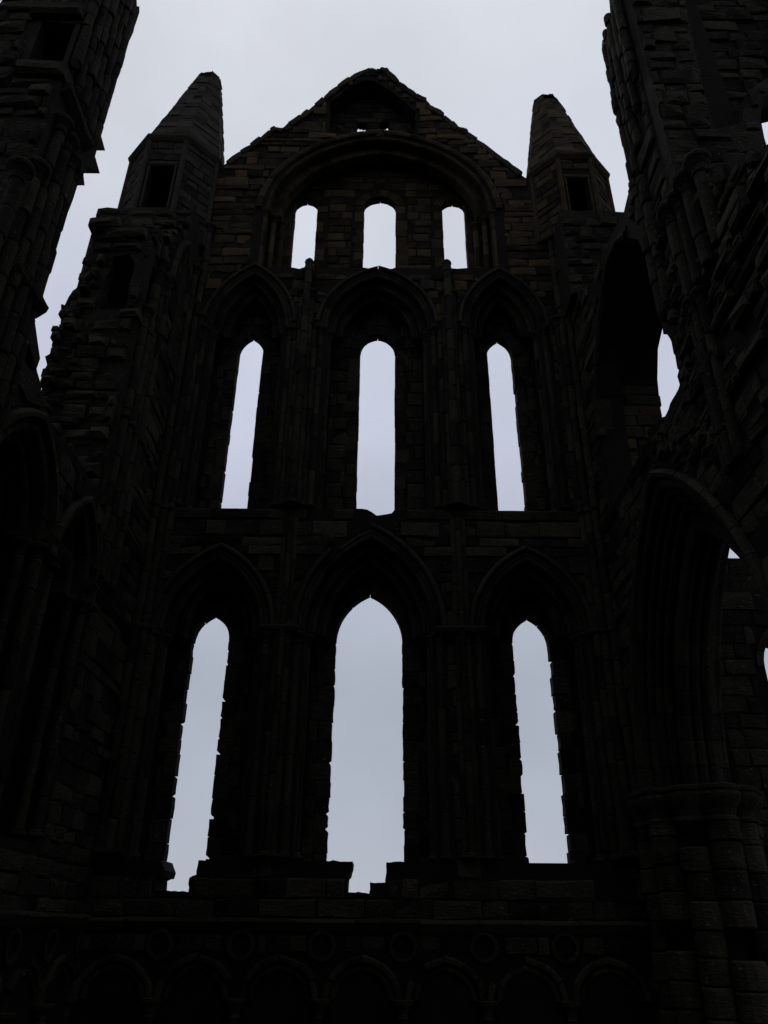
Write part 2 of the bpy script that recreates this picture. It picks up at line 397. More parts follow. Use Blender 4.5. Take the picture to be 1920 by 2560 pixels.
# ashlar on the face
enl = [opening(uc, h + .26, SILL_LOW - .02, s_, rs + .3, 12) for uc, h, s_, rs in ALOW] + [opening(uc, h + .24, SILL_UPP - .02, s_, rs + .28, 12) for uc, h, s_, rs in AUPP]
enl += [opening(BIG[0], BIG[1] + .3, SILL_TOP - .05, BIG[2], BIG[3] + .3, 18), [(-1.55, 21.3), (1.03, 21.3), (1.03, 22.35), (.33, 23.3), (-.2, 23.82), (-.5, 23.85), (-1.55, 22.85)]]
enl += [h for h in holesA[:3]]
def okA(u, v): return inside(outA, u, v) and not any(inside(h, u, v) for h in enl)
M = Masonry()
blend = lambda v, r_: GAB if r_.random() < (v - 13.6) / 4.2 else ASH
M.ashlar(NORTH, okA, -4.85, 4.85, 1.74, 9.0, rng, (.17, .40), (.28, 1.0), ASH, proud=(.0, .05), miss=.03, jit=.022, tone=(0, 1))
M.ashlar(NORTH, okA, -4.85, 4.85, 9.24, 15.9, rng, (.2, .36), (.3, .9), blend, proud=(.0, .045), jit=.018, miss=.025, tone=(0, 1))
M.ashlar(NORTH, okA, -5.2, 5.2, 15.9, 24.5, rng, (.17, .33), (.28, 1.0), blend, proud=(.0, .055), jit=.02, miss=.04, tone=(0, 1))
RB = Frame((0, 14.56, 0), (1, 0, 0), (0, -1, 0))
M.ashlar(RB, lambda u, v: inside(plug, u, v) and not any(inside(q, u, v) for q in slits), -1.6, 1.1, 21.2, 24.0, rng, (.18, .3), (.25, .7), ASH, back=-.02, proud=(.004, .03), miss=.05)
# ashlar inside the big arch, between the three top lights, and above the lancets
def okB(u, v):
    if not (inside(holesA[6], u, v)): return False
    return not any(inside([(uc + h + .3, 15), (uc - h - .3, 15)] + arch(uc, h + .3, s_, rs + .3, 8), u, v) for uc, h, s_, rs in TOP)
BACK = Frame((0, 14.8, 0), (1, 0, 0), (0, -1, 0))
M.ashlar(BACK, okB, -2.95, 2.95, 16.0, 21.1, rng, (.24, .32), (.3, .7), GAB, proud=(.01, .03))
for (ua, hl, sb) in list(zip(ALOW, LOW, [SILL_LOW - .5] * 3)) + list(zip(AUPP, UPP, [SILL_UPP - .3] * 3)):
    ho = opening(ua[0], ua[1] - .03, sb, ua[2], ua[3] - .04, 10); hi = opening(hl[0], hl[1] + .24, sb - 1, hl[2], hl[3] + .26, 8)
    M.ashlar(BACK, lambda u, v: inside(ho, u, v) and not inside(hi, u, v), ua[0] - ua[1], ua[0] + ua[1], sb, ua[2] + ua[3], rng, (.28, .4), (.3, .7), ASH)
M.build(gable, 290)
# broken coping along the gable slopes
gj = jag(gtop, .4, .02, 6)
for i in range(len(gj) - 1):
    a, b = Vector(gj[i]), Vector(gj[i + 1])
    if (b - a).length < .1: continue
    mb = MB(); t = (b - a).normalized(); nn = Vector((-t.y, t.x)); hh = rng.uniform(.02, .06); dd = rng.uniform(.03, .10)
    q = [a - nn * .12 + t * .005, b - nn * .12 - t * .005, b + nn * (hh + rng.uniform(-.02, .02)) - t * .01, a.lerp(b, .5) + nn * (hh + rng.uniform(-.015, .03)), a + nn * (hh + rng.uniform(-.02, .02)) + t * .01]
    vs = [NORTH.p(p.x, p.y, dd) for p in q] + [NORTH.p(p.x, p.y, -.85) for p in q]; m = len(q)
    mb.add(vs, [tuple(range(m)), tuple(range(m, 2 * m))[::-1]] + [(k_, m + k_, m + (k_ + 1) % m, (k_ + 1) % m) for k_ in range(m)], rng.uniform(.1, .6))
    mb.build('coping_stone', GAB, gable)

# lancet windows: part = sill, sub-parts = jamb stones and voussoirs
def lancet(uc, h, bottom, spring, rise, ragged, mat, wide=.26):
    sb = MB(); vs, fs = block(NORTH, uc - h - .25, uc + h + .25, bottom - .35, bottom - .02, -1.04, -.82, rng); sb.add(vs, fs, .4)
    win = sb.build('lancet_window', mat, gable)
    for sgn in (-1, 1):
        v = bottom - .02
        while v < spring - .02:
            hh = rng.uniform(.26, .42); vt = min(v + hh, spring)
            if spring - vt < .12: vt = spring
            e0 = h + rng.uniform(-.006, .006) + (rng.uniform(.0, .03) if rng.random() < ragged * .4 else 0)
            mb = MB(); a, b = e0, h + wide + rng.uniform(-.06, .1)
            ch = rng.uniform(.02, .05) if rng.random() < ragged * .38 else .004
            ch2 = rng.uniform(.03, .08) if rng.random() < ragged * .3 else .004
            g = .004 + (.003 * ragged)
            pts = [(a + ch2, v + g), (a, v + g + ch2 * .8), (a + rng.uniform(-.012, .012) * ragged, (v + vt) / 2), (a, vt - g - ch), (a + ch, vt - g), (b, vt - g), (b, v + g)]
            if sgn < 0: pts = [(-p[0], p[1]) for p in pts][::-1]
            pf = rng.uniform(.0, .02); m = len(pts)
            vs = [BACK.p(uc + p[0], p[1], pf) for p in pts] + [BACK.p(uc + p[0], p[1], -.24) for p in pts]
            mb.add(vs, [tuple(range(m)), tuple(range(m, 2 * m))[::-1]] + [(k_, m + k_, m + (k_ + 1) % m, (k_ + 1) % m) for k_ in range(m)], rng.uniform(.1, .8))
            mb.build('jamb_stone', mat, win)
            v = vt
    pth = arch(uc, h, spring, rise, 12)
    ring(BACK, pth, [(0, -.24), (wide, -.24), (wide, .015), (0, .015)], 4, win, rng, mat=mat, tone=(.1, .6), jit=.004)
    return win
for p in LOW: lancet(p[0], p[1], 2.02, p[2], p[3], 1.0, ASH, .28)
for p in UPP: lancet(p[0], p[1], 8.9, p[2], p[3], .25, ASH)
for p in TOP: lancet(p[0], p[1], 15.9, p[2], p[3], .15, GAB, .24)

# moulded outer arches, three orders each, with nook shafts
def moulded_arch(uc, h, spring, rise, bottom, name='moulded_arch', orders=3, shafts=2, per=3, n=12, big=False, mat=None, hoodtone=(.5, 1.0)):
    hp = arch(uc, h + .20, spring, rise + .22, n)
    part_mb = MB()
    for sgn, i in ((-1, 0), (1, -1)):                       # label stops
        p = hp[i]; vs, fs = block(NORTH, p[0] - .08, p[0] + .08, p[1] - .12, p[1] + .04, -.02, .12, rng, .03, .02); part_mb.add(vs, fs, .5)
    part = part_mb.build(name, MLD, gable)
    ring(NORTH, hp, [(.0, -.02), (.09, -.02), (.10, .05), (.06, .09), (.02, .085), (.0, .04)], per + 1, part, rng, name='hood_stone', miss=.02, tone=hoodtone, mat=mat)
    for k in range(orders):
        o = h + .17 - k * .17; d = .035 - k * .20
        pth = arch(uc, o - .17, spring, rise + .19 - (k + 1) * .19, n)
        pr = [(0, d - .22)] + roll(.055, d - .07, .055, 180, 60, 4) + [(.10, d - .06)] + roll(.135, d - .04, .035, 180, 20, 4) + [(.19, d - .05), (.19, d - .22)]
        ring(NORTH, pth, pr, per, part, rng, tone=(.1, .7), jit=.004, mat=mat)
    for k in range(shafts):
        for sgn in (-1, 1):
            u = uc + sgn * (h + .15 - k * .17); d = -.02 - k * .2
            shaft(gable, u, 14 - d, .07, bottom + .12, spring - .27, rng, (.5, .9), base=True)
            mb = MB()                                       # jamb of the order between the shafts
    for sgn in (-1, 1):
        v = bottom
        while v < spring - .05:
            vt = min(v + rng.uniform(.28, .4), spring)
            mb = MB(); a, b = uc + sgn * (h + .24), uc + sgn * (h - .02)
            vs, fs = block(NORTH, min(a, b), max(a, b), v, vt, -.5, -.06, rng, .02, .01); mb.add(vs, fs, rng.uniform(.1, .7)); mb.build('jamb_stone', ASH, part); v = vt
    return part
for p in ALOW: moulded_arch(*p, SILL_LOW)
for p in AUPP: moulded_arch(*p, SILL_UPP)
pb = MB(); vs, fs = block(NORTH, BIG[0] - .12, BIG[0] + .12, 21.15, 21.42, -.1, .06, rng, .03); pb.add(vs, fs, .4)
bigp = pb.build('relieving_arch', GAB, gable)
ring(NORTH, arch(BIG[0], BIG[1] + .14, BIG[2], BIG[3] + .14, 24), [(0, -.05), (.17, -.05), (.18, .05), (.1, .08), (.02, .06)], 2, bigp, rng, tone=(.1, .7), mat=GAB)
ring(NORTH, arch(BIG[0], BIG[1] - .05, BIG[2], BIG[3] - .05, 24), [(0, -.3)] + roll(.06, -.04, .06, 180, 30, 4) + [(.18, -.03), (.18, -.3)], 2, bigp, rng, tone=(.1, .6), mat=GAB)
ring(NORTH, arch(BIG[0], BIG[1] - .32, BIG[2], BIG[3] - .32, 24), [(0, -.55)] + roll(.07, -.3, .07, 180, 30, 4) + [(.27, -.27), (.27, -.55)], 2, bigp, rng, tone=(.1, .6), mat=GAB)
for sgn in (-1, 1):
    for k in range(3): shaft(gable, BIG[0] + sgn * (2.98 - k * .2), 14.06 + k * .2, .075, 16.2, 17.95, rng, (.4, .7), cap=True, mat=GAB)
# string courses and clustered shafts between the bays
cv = [(-.02, -.16), (.05, -.12), (.11, -.03), (.13, .0), (.11, .03), (-.02, .07)]
def at_v(p, v): return [(d, z + v) for d, z in p]
course_run(NORTH, -4.7, 4.75, at_v(cv, 1.68), rng, gable, tone=(.4, 1.0))
course_run(NORTH, -4.7, 4.7, at_v([(-.02, -.2), (.03, -.17), (.055, -.05), (.06, .0), (.045, .03), (-.02, .05)], SILL_UPP - .05), rng, gable, (.35, .9), tone=(.2, .9), ok=lambda u: abs(u) > .62 and rng.random() < .85)
def not_arch(u): return not any(abs(u - a[0]) < a[1] + .1 for a in ALOW)
course_run(NORTH, -4.6, 4.6, at_v([(-.02, -.16), (.06, -.12), (.15, -.03), (.17, .03), (.14, .07), (-.02, .1)], 6.6), rng, gable, (.3, .6), tone=(.3, .9), ok=not_arch)
for u in (-1.74, 1.68):
    for (du, dd, rr) in ((-.22, .0, .075), (-.11, .09, .07), (0, .15, .095), (.11, .09, .07), (.22, .0, .075)):
        top = 15.95 if abs(du) < .01 else 14.1 if abs(du) > .2 else 15.0
        shaft(gable, u + du, 14 - dd, rr, 9.35, top, rng, (.35, .7), cap=abs(du) > .01, base=True, worn=.012)
    mb = MB(); lathe(mb, (u, 13.9), [(.1, 15.7), (.16, 15.85), (.13, 15.98), (.1, 16.1), (.12, 16.2), (.05, 16.30)], 8, .4); mb.build('finial', MLD, gable)
    for (du, dd) in ((-.1, .02), (0, .08), (.1, .02)): shaft(gable, u + du, 14 - dd, .065, 2.7, 9.0, rng, (.4, .8), cap=False, base=True)
for sx in (-1, 1):
    for (dx, dy, z1) in ((4.36, 13.93, 17.2), (4.5, 13.8, 15.6), (4.24, 13.98, 14.2)):
        shaft(gable, sx * dx, dy, .085, 2.75, z1, rng, (.4, .75), cap=True, base=True, worn=.012, ringz=[6.6, 9.2])

# blind arcade along the foot of the wall
def blind_arcade(fr, centers, parent, half=.52, spring=.62, rise=.50, z=GZ, meds=True):
    for i, uc in enumerate(centers):
        mb = MB(); cx = fr.p(uc - .645, 0, .10)
        lathe(mb, (cx.x, cx.y), [(.06, spring - .24), (.085, spring - .22), (.07, spring - .18), (.09, spring - .1), (.15, spring - .03), (.16, spring + .02)], 10, .7)
        arc_ = mb.build('blind_arch', MLD, parent)
        ring(fr, arch(uc, half, spring, rise, 9), [(0, -.02), (.10, -.02), (.105, .05), (.075, .09), (.02, .085), (0, .05)], 3, arc_, rng, tone=(.2, 1.0), miss=.1, jit=.018)
        ring(fr, arch(uc, half - .115, spring, rise - .12, 9), [(0, -.12)] + roll(.05, .0, .05, 180, 20, 4) + [(.11, -.02), (.11, -.12)], 3, arc_, rng, tone=(.2, .7))
        d = MB(); lathe(d, (cx.x, cx.y), [(.06, z), (.06, spring - .22)], 10, .5); d.build('colonnette', MLD, arc_)
        if meds and rng.random() > .12:
            m = MB(); pts = circle(uc + .645, 1.36, .22, 18); inn = circle(uc + .645, 1.36, .165, 18)
            vs = [fr.p(*p, .055) for p in pts] + [fr.p(*p, .06) for p in inn] + [fr.p(*p, -.10) for p in inn] + [fr.p(*p, -.02) for p in pts]
            fs = [(a * 18 + k_, a * 18 + (k_ + 1) % 18, (a + 1) * 18 + (k_ + 1) % 18, (a + 1) * 18 + k_) for a in range(3) for k_ in range(18)]
            m.add(vs, fs, .6)
            for q in range(4):
                a = R(45 + 90 * q); c_ = circle(uc + .645 + .1 * math.cos(a), 1.36 + .1 * math.sin(a), .05, 8)
                m.add([fr.p(*p, -.02) for p in c_] + [fr.p(*p, -.1) for p in c_], [tuple(range(8))] + [(k_, 8 + k_, 8 + (k_ + 1) % 8, (k_ + 1) % 8) for k_ in range(8)], .4)
            m.build('roundel', MLD, parent)
acen = [-3.96 + 1.283 * i for i in range(7)]
blind_arcade(NORTH, acen, gable)
Ms = Masonry()
hol = [opening(u, .62, GZ, .62, .60, 9) for u in acen] + [circle(u + .645, 1.36, .22) for u in acen]
Ms.ashlar(NORTH, lambda u, v: not any(inside(h, u, v) for h in hol), -4.7, 4.7, .3, 1.55, rng, (.2, .3), (.25, .6), ASH, proud=(.02, .05), jit=.015)
hin = [opening(u, .40, GZ, .62, .36, 9) for u in acen]
Ms.ashlar(NORTH, lambda u, v: any(inside(h, u, v) for h in hin), -4.7, 4.7, GZ, 1.1, rng, (.3, .4), (.4, .8), ASH, back=-.1, proud=(-.05, -.03))
Ms.build(gable, 0)

# ================================================================== corner turrets
def turret(label, cx, cy, rad, z0, zc, wlo, whi, apex, ztop, seed, mat, topcut):
    rg = random.Random(seed); t = thing('corner_turret', label, 'turret', (cx, cy, z0), 'spired turrets at the corners of the end wall')
    vx = lambda k, r_: (cx + r_ * math.cos(R(22.5 + 45 * k)), cy + r_ * math.sin(R(22.5 + 45 * k)))
    MM = Masonry()
    for k in range(8):
        a, b = Vector((*vx(k, rad), 0)), Vector((*vx(k + 1, rad), 0)); u = (b - a).normalized(); n_ = Vector((u.y, -u.x, 0)); ln = (b - a).length
        fr = Frame(a, u, n_); front = n_.y < -.9
        hole = [[(ln * .17, wlo), (ln * .83, wlo), (ln * .83, whi), (ln * .17, whi)]] if front else []
        mb = MB(); slab(mb, fr, [(0, z0), (ln, z0), (ln, zc), (0, zc)], hole, -.25, 0, .4); mb.build('wall_face', MOR, t)
        if n_.y < .3:
            eh = [[(ln * .11, wlo - .12), (ln * .89, wlo - .12), (ln * .89, whi + .14), (ln * .11, whi + .14)]] if front else []
            MM.ashlar(fr, lambda x, y: not any(inside(h, x, y) for h in eh), .02, ln - .02, z0, zc - .1, rg, (.22, .3), (.3, .6), mat)
        if front:
            fm = None
            for (x0, x1, y0, y1) in ((ln * .10, ln * .17, wlo, whi), (ln * .83, ln * .90, wlo, whi), (ln * .08, ln * .92, whi, whi + .14), (ln * .06, ln * .94, wlo - .12, wlo)):
                vs, fs = block(fr, x0, x1, y0, y1, -.2, .05, rg); fm = MB(); fm.add(vs, fs, .6); fm.build('window_frame', mat, t)
        if n_.y < .3:
            p = vx(k, rad + .02); sm = MB(); lathe(sm, p, [(.075, z0), (.075, (z0 + zc) / 2), (.07, zc - .15)], 8, .5); sm.build('corner_roll', mat, t)
        cm = MB(); a2, b2 = vx(k, rad), vx(k + 1, rad)
        rr = [(rad - .05, zc - .18), (rad + .05, zc - .14), (rad + .13, zc - .03), (rad + .14, zc + .03), (rad - .02, zc + .08)]
        vs = [(*vx(k, r_), z) for r_, z in rr] + [(*vx(k + 1, r_), z) for r_, z in rr]; m = len(rr)
        cm.add(vs, [(i, m + i, m + i + 1, i + 1) for i in range(m - 1)] + [tuple(range(m)), tuple(range(m, 2 * m))[::-1], (0, m - 1, 2 * m - 1, m)], rg.uniform(.4, .8)); cm.build('cornice_stone', mat, t)
    z = zc + .06
    H = apex[2] - zc
    def hip(k, z_):
        f = (z_ - zc) / H; r_ = (rad + .05) * (1 - f); ang = R(22.5 + 45 * k)
        return Vector((cx + (apex[0] - cx) * f + r_ * math.cos(ang), cy + (apex[1] - cy) * f + r_ * math.sin(ang), z_))
    while z < ztop - .04:
        h = rg.uniform(.2, .28); zt = min(z + h, ztop + .02)
        for k in range(8):
            j = lambda: rg.uniform(-.012, .012)
            lo = topcut(k) if zt > ztop - .25 else 0
            zz = max(z + .05, zt - lo)
            a, b, c, d = hip(k, z), hip(k + 1, z), hip(k + 1, zz), hip(k, zz); cc = Vector((cx + (apex[0] - cx) * (z - zc) / H, cy, z))
            ov = [(p - Vector((cc.x, cc.y, p.z))) for p in (a, b, c, d)]
            sp = rg.uniform(.35, .65); mid0 = a.lerp(b, sp); mid1 = d.lerp(c, sp)
            for (p0, p1, p2, p3) in ((a, mid0, mid1, d), (mid0, b, c, mid1)):
                off = rg.uniform(-.012, .02); q = []
                for p in (p0, p1, p2, p3):
                    o = Vector((p.x - cc.x, p.y - cc.y, 0)); o = o.normalized() if o.length > 1e-4 else o
                    q.append(p + o * (off + j()) + Vector((0, 0, j() * .4)))
                ctr = Vector((cc.x, cc.y, 0)); inn = [Vector((ctr.x + (p.x - ctr.x) * .55, ctr.y + (p.y - ctr.y) * .55, p.z)) for p in q]
                vs = q + inn
                MM.put(vs, [(0, 1, 2, 3), (7, 6, 5, 4), (0, 4, 5, 1), (1, 5, 6, 2), (2, 6, 7, 3), (3, 7, 4, 0)], rg.uniform(.1, .9), mat)
        z = zt
    MM.build(t, 290)
    return t
turret('left corner turret, taller grey octagonal spire leaning beside the gable', -5.62, 14.4, 1.24, 16.7, 20.0, 17.32, 18.9, (-5.12, 14.4, 26.0), 24.35, 21, SPI, lambda k: [.35, .0, .3, .1, .2, .25, .05, .2][k])
turret('right corner turret, shorter brownish octagonal spire with blunt broken tip', 5.09, 14.4, 1.08, 17.0, 19.6, 17.25, 18.75, (4.78, 14.4, 25.2), 23.3, 22, GAB, lambda k: [.0, .3, .1, .25, .05, .3, .2, .1][k])

# corner masses that carry the turrets
CM = Masonry(); CF = Frame((0, 13.05, 0), (1, 0, 0), (0, -1, 0))
for (x0, x1, tp, bt) in ((-6.9, -4.55, 17.05, 12.5), (4.4, 6.55, 17.1, 14.35)):
    oc = [(x0, bt), (x1, bt), (x1, tp - .1)] + jag([(x1, tp), ((x0 + x1) / 2, tp + .06), (x0, tp)], .3, .05, 5)
    mb = MB(); slab(mb, CF, oc, [], -.96, 0, .35); mb.build('corner_mass', RUB, gable)
    CM.ashlar(CF, lambda u, v: inside(oc, u, v), x0, x1, bt, 17.2, rng, (.2, .32), (.25, .7), RUB, jit=.03, cham=.03, miss=.06, proud=(.0, .08))
CM.build(gable, 0)

# ================================================================== left side wall
rng = random.Random(31)
west = thing('ruined_wall', 'broken side wall on the left, with a jagged near fragment and a far stub', 'wall', (-5.2, 9.5, GZ))
edgeL = [(8.50, 8.14), (8.3, 8.35), (8.05, 8.62), (7.9, 8.9), (7.95, 10.3), (8.05, 11.64), (8.24, 11.88), (8.12, 11.99), (8.17, 12.22), (8.58, 12.6), (8.30, 12.66), (8.30, 12.85), (8.55, 13.14), (8.25, 13.2), (8.2, 13.33), (8.28, 13.6), (8.3, 13.91),
         (8.34, 15.5), (8.42, 17.0), (8.36, 17.1), (8.28, 16.95), (8.12, 17.15), (7.96, 16.8), (7.5, 17.2), (7.15, 17.3)]
topW = [(14.05, 17.3), (13.6, 17.3), (13.58, 16.55), (13.1, 16.5), (13.08, 15.9), (12.6, 15.8), (12.58, 15.15), (12.05, 15.05), (12.03, 14.5), (11.45, 14.4), (11.45, 13.5), (12.5, 13.5), (12.5, 12.05), (11.45, 12.05), (11.45, 8.05), (10.6, 7.95), (9.8, 8.0), (9.2, 7.9)]
outW = [(5.2, GZ), (14.05, GZ)] + jag(topW, .3, .05, 4) + jag(edgeL, .25, .02, 9) + [(7.15, 14.0), (7.9, 14.0), (7.9, 12.75), (7.15, 12.75), (7.15, 9.3), (6.3, 9.0), (5.2, 8.8)]
win1 = opening(8.75, .95, 2.6, 6.3, 1.35, 10); win2 = opening(10.8, .72, 2.6, 6.2, 1.3, 10); win3 = opening(12.95, .55, 2.6, 6.2, 1.1, 8)
recW = opening(13.05, .62, 9.6, 14.2, 1.7, 10)
mb = MB(); slab(mb, WEST, outW, [win1, win2], -.5, 0, .4); mb.build('wall_core', MOR, west)
mb = MB(); slab(mb, WEST, [(u - .03 if u < 9 else u, v) for u, v in outW], [], -1.35, -.501, .4); mb.build('outer_wall_core', MOR, west)
STUB = Frame((0, 11.45, 0), (1, 0, 0), (0, -1, 0))
stubl = [(-5.36, 14.41), (-5.91, 14.40), (-5.93, 14.24), (-5.78, 14.11), (-5.68, 14.05), (-5.80, 13.72), (-5.86, 13.78), (-5.76, 13.3), (-5.74, 13.04), (-5.92, 12.62), (-5.96, 12.55), (-6.08, 12.23), (-6.12, 12.19), (-6.07, 11.88), (-6.10, 11.19), (-6.03, 11.0),
         (-6.14, 10.88), (-6.07, 10.7), (-6.10, 10.5), (-6.12, 10.26), (-6.05, 10.2), (-6.05, 9.5), (-6.0, 8.6), (-5.95, 7.9)]
outS = [(-4.6, 7.9), (-4.6, 13.9), (-4.75, 14.2), (-5.1, 14.45)] + jag(stubl, .2, .02, 12)
passage = jag([(-5.38, 12.1), (-4.88, 12.05), (-4.86, 13.3), (-5.0, 13.52), (-5.34, 13.48)], .3, .04, 2, True)
mb = MB(); slab(mb, STUB, outS, [passage], 0, .22, .3, rough=.05, seed=3); mb.build('broken_end_core', RUB, west)
W = Masonry()
ws_open = [opening(8.75, 1.13, 2.6, 6.3, 1.5, 10), opening(10.8, .90, 2.6, 6.2, 1.45, 10), opening(13.05, .60, 14.0, 14.25, 1.65, 10)]
def okW(u, v): return inside(outW, u, v) and not any(inside(h, u, v) for h in ws_open) and not any(inside(h, u, v) for h in [[(7.2, 8.2), (8.0, 8.2), (8.3, 17.5), (7.2, 17.5)]])
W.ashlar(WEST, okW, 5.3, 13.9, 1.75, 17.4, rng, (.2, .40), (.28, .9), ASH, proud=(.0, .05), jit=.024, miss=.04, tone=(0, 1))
EDG = Frame((0, 11.23, 0), (1, 0, 0), (0, -1, 0))
def okS(u, v): return inside(outS, u, v) and not inside([(-5.45, 12.0), (-4.8, 12.0), (-4.8, 13.55), (-5.45, 13.55)], u, v)
W.ashlar(EDG, okS, -6.15, -4.6, 8.0, 14.45, rng, (.12, .3), (.18, .7), RUB, back=-.1, proud=(-.03, .16), jit=.035, cham=.04, miss=.12, tone=(.0, 1.0))
W.ashlar(EDG, lambda u, v: inside(outS, u, v) and u < -5.5 + .3 * math.sin(v * 3), -6.2, -5.2, 8.0, 12.5, rng, (.1, .22), (.12, .35), RUB, back=-.2, proud=(.0, .30), jit=.05, cham=.05, miss=.35, tone=(.3, 1.0))
NEAR = Frame((0, 6.9, 0), (1, 0, 0), (0, -1, 0)); NEARB = Frame((0, 7.15, 0), (1, 0, 0), (0, -1, 0))
outN = [(-5.98, 8.6), (-4.6, 8.9), (-4.6, 17.2)] + jag([(-5.2, 17.4), (-5.9, 15.4), (-6.0, 14.3), (-5.98, 12.0)], .3, .05, 6)
pasN = [(-5.2, 12.8), (-4.68, 12.78), (-4.68, 13.9), (-5.2, 13.95)]
mb = MB(); slab(mb, NEARB, outN, [pasN], 0.001, .25, .35); mb.build('broken_end_core', RUB, west)
W.ashlar(NEAR, lambda u, v: inside(outN, u, v) and not (-5.3 < u < -4.6 and 12.7 < v < 14.05), -6.0, -4.6, 8.8, 17.3, rng, (.16, .34), (.25, .7), ASH, back=-.08, proud=(.0, .09), jit=.03, cham=.035, miss=.06)
for (x0, x1, z0, z1) in ((-5.4, -4.58, 14.0, 14.28), (-5.3, -4.55, 12.5, 12.78)):
    vs, fs = block(NEAR, x0, x1, z0, z1, -.3, .14, rng, .04, .02); W.put(vs, fs, .6, ASH)
# projecting slab at the stub's head and hanging fragments on the near edge
for (x0, x1, y0, y1, z0, z1) in ((-5.93, -5.3, 11.0, 11.7, 14.18, 14.42), (-5.55, -4.75, 11.05, 11.8, 13.95, 14.2), (-4.95, -4.55, 11.1, 11.5, 11.85, 12.05)):
    fr = Frame((0, y0, 0), (1, 0, 0), (0, -1, 0)); vs, fs = block(fr, x0, x1, z0, z1, -(y1 - y0), .0, rng, .05, .04); W.put(vs, fs, .9, RUB)
# the broken end of the near fragment, seen edge-on
W.ashlar(WEST, lambda u, v: 7.15 < u < 7.95 and 8.3 < v < 12, 7.15, 8.0, 8.3, 12, rng, (.25, .4), (.25, .5), ASH)
# rubble along the broken top
for i in range(60):
    u = rng.uniform(8.5, 11.4); fr = Frame((-4.6 - rng.uniform(0, 1.1), 0, 0), (0, 1, 0), (1, 0, 0)); h = rng.uniform(.08, .2)
    vs, fs = block(fr, u, u + rng.uniform(.15, .5), 7.88, 7.92 + h, -.3, .05, rng, .04, .04); W.put(vs, fs, rng.uniform(.1, .9), RUB)
for (y, z0, z1) in ((13.6, 16.4, 17.35), (13.1, 15.75, 16.6), (12.6, 15.0, 15.95), (12.05, 14.4, 15.2), (11.47, 14.1, 14.5)):
    W.ashlar(Frame((0, y, 0), (1, 0, 0), (0, -1, 0)), lambda u, v: True, -5.95, -4.58, z0, z1, rng, (.14, .26), (.2, .55), RUB, back=-.25, proud=(.0, .22), jit=.03, cham=.045, miss=.08, tone=(0, 1))
W.build(west, 295)
# sloping roof scar slab against the near fragment
for P, dk in (([(7.3, 9.1), (7.9, 8.75), (8.12, 8.55), (8.27, 8.42), (8.25, 8.2), (8.12, 8.1), (7.5, 8.1)], -.55), ([(7.5, 8.6), (8.12, 8.28), (8.42, 8.15), (8.66, 7.9), (8.3, 7.7), (7.6, 7.8)], -1.3)):
    mb = MB(); m = len(P); vs = [WEST.p(u, v, .05) for u, v in P] + [WEST.p(u, v, dk) for u, v in P]
    mb.add(vs, [tuple(range(m)), tuple(range(m, 2 * m))[::-1]] + [(k_, m + k_, m + (k_ + 1) % m, (k_ + 1) % m) for k_ in range(m)], .4); mb.build('roof_scar_slab', RUB, west)
# shafts of the near fragment
for (y, r_, z0) in ((6.97, .10, 13.0), (7.2, .09, 12.75), (7.42, .11, 12.65), (7.64, .09, 12.6), (7.84, .09, 12.6), (8.03, .10, 12.7)):
    shaft(west, -4.53, y, r_ * .8, z0, rng.uniform(16.2, 17.1), rng, (.26, .5), cap=False, base=False, worn=.02)
for (y, r_, z1) in ((6.6, .11, 9.9), (6.9, .11, 10.3), (7.13, .10, 11.6), (7.36, .11, 11.5), (7.58, .10, 11.4), (7.76, .08, 11.4)):
    shaft(west, -4.53, y, r_ * .82, 4.0, z1, rng, (.35, .6), cap=True, worn=.015, ringz=[8.9] if y > 7.1 else None)
for (y0, y1, z0) in ((6.95, 7.95, 12.45),):
    course_run(WEST, y0, y1, at_v([(-.02, -.2), (.06, -.12), (.13, -.04), (.14, .05), (-.02, .1)], z0), rng, west, (.2, .35), name='corbel_stone')
course_run(WEST, 6.95, 7.85, at_v([(-.02, -.2), (.1, -.14), (.2, -.04), (.22, .04), (.16, .1), (-.02, .14)], 8.9), rng, west, (.25, .4), name='corbel_stone')
# shafts of the far stub and the wall rib
for (y, r_, z1) in ((11.5, .085, 12.1), (11.78, .10, 13.6), (12.06, .085, 13.5), (12.34, .10, 13.7)):
    shaft(west, -4.56, y, r_, 6.7, z1, rng, (.38, .65), cap=True, worn=.014, ringz=[9.75])
pb = MB(); vs, fs = block(WEST, 12.36, 12.6, 13.95, 14.2, -.02, .16, rng, .04); pb.add(vs, fs, .6); rib = pb.build('wall_rib', MLD, west)
ring(WEST, arch(13.05, .50, 14.2, 1.6, 9), [(0, -.1)] + roll(.06, .06, .06, 180, 20, 4) + [(.16, .04), (.16, -.1)], 3, rib, rng, tone=(.3, .9))
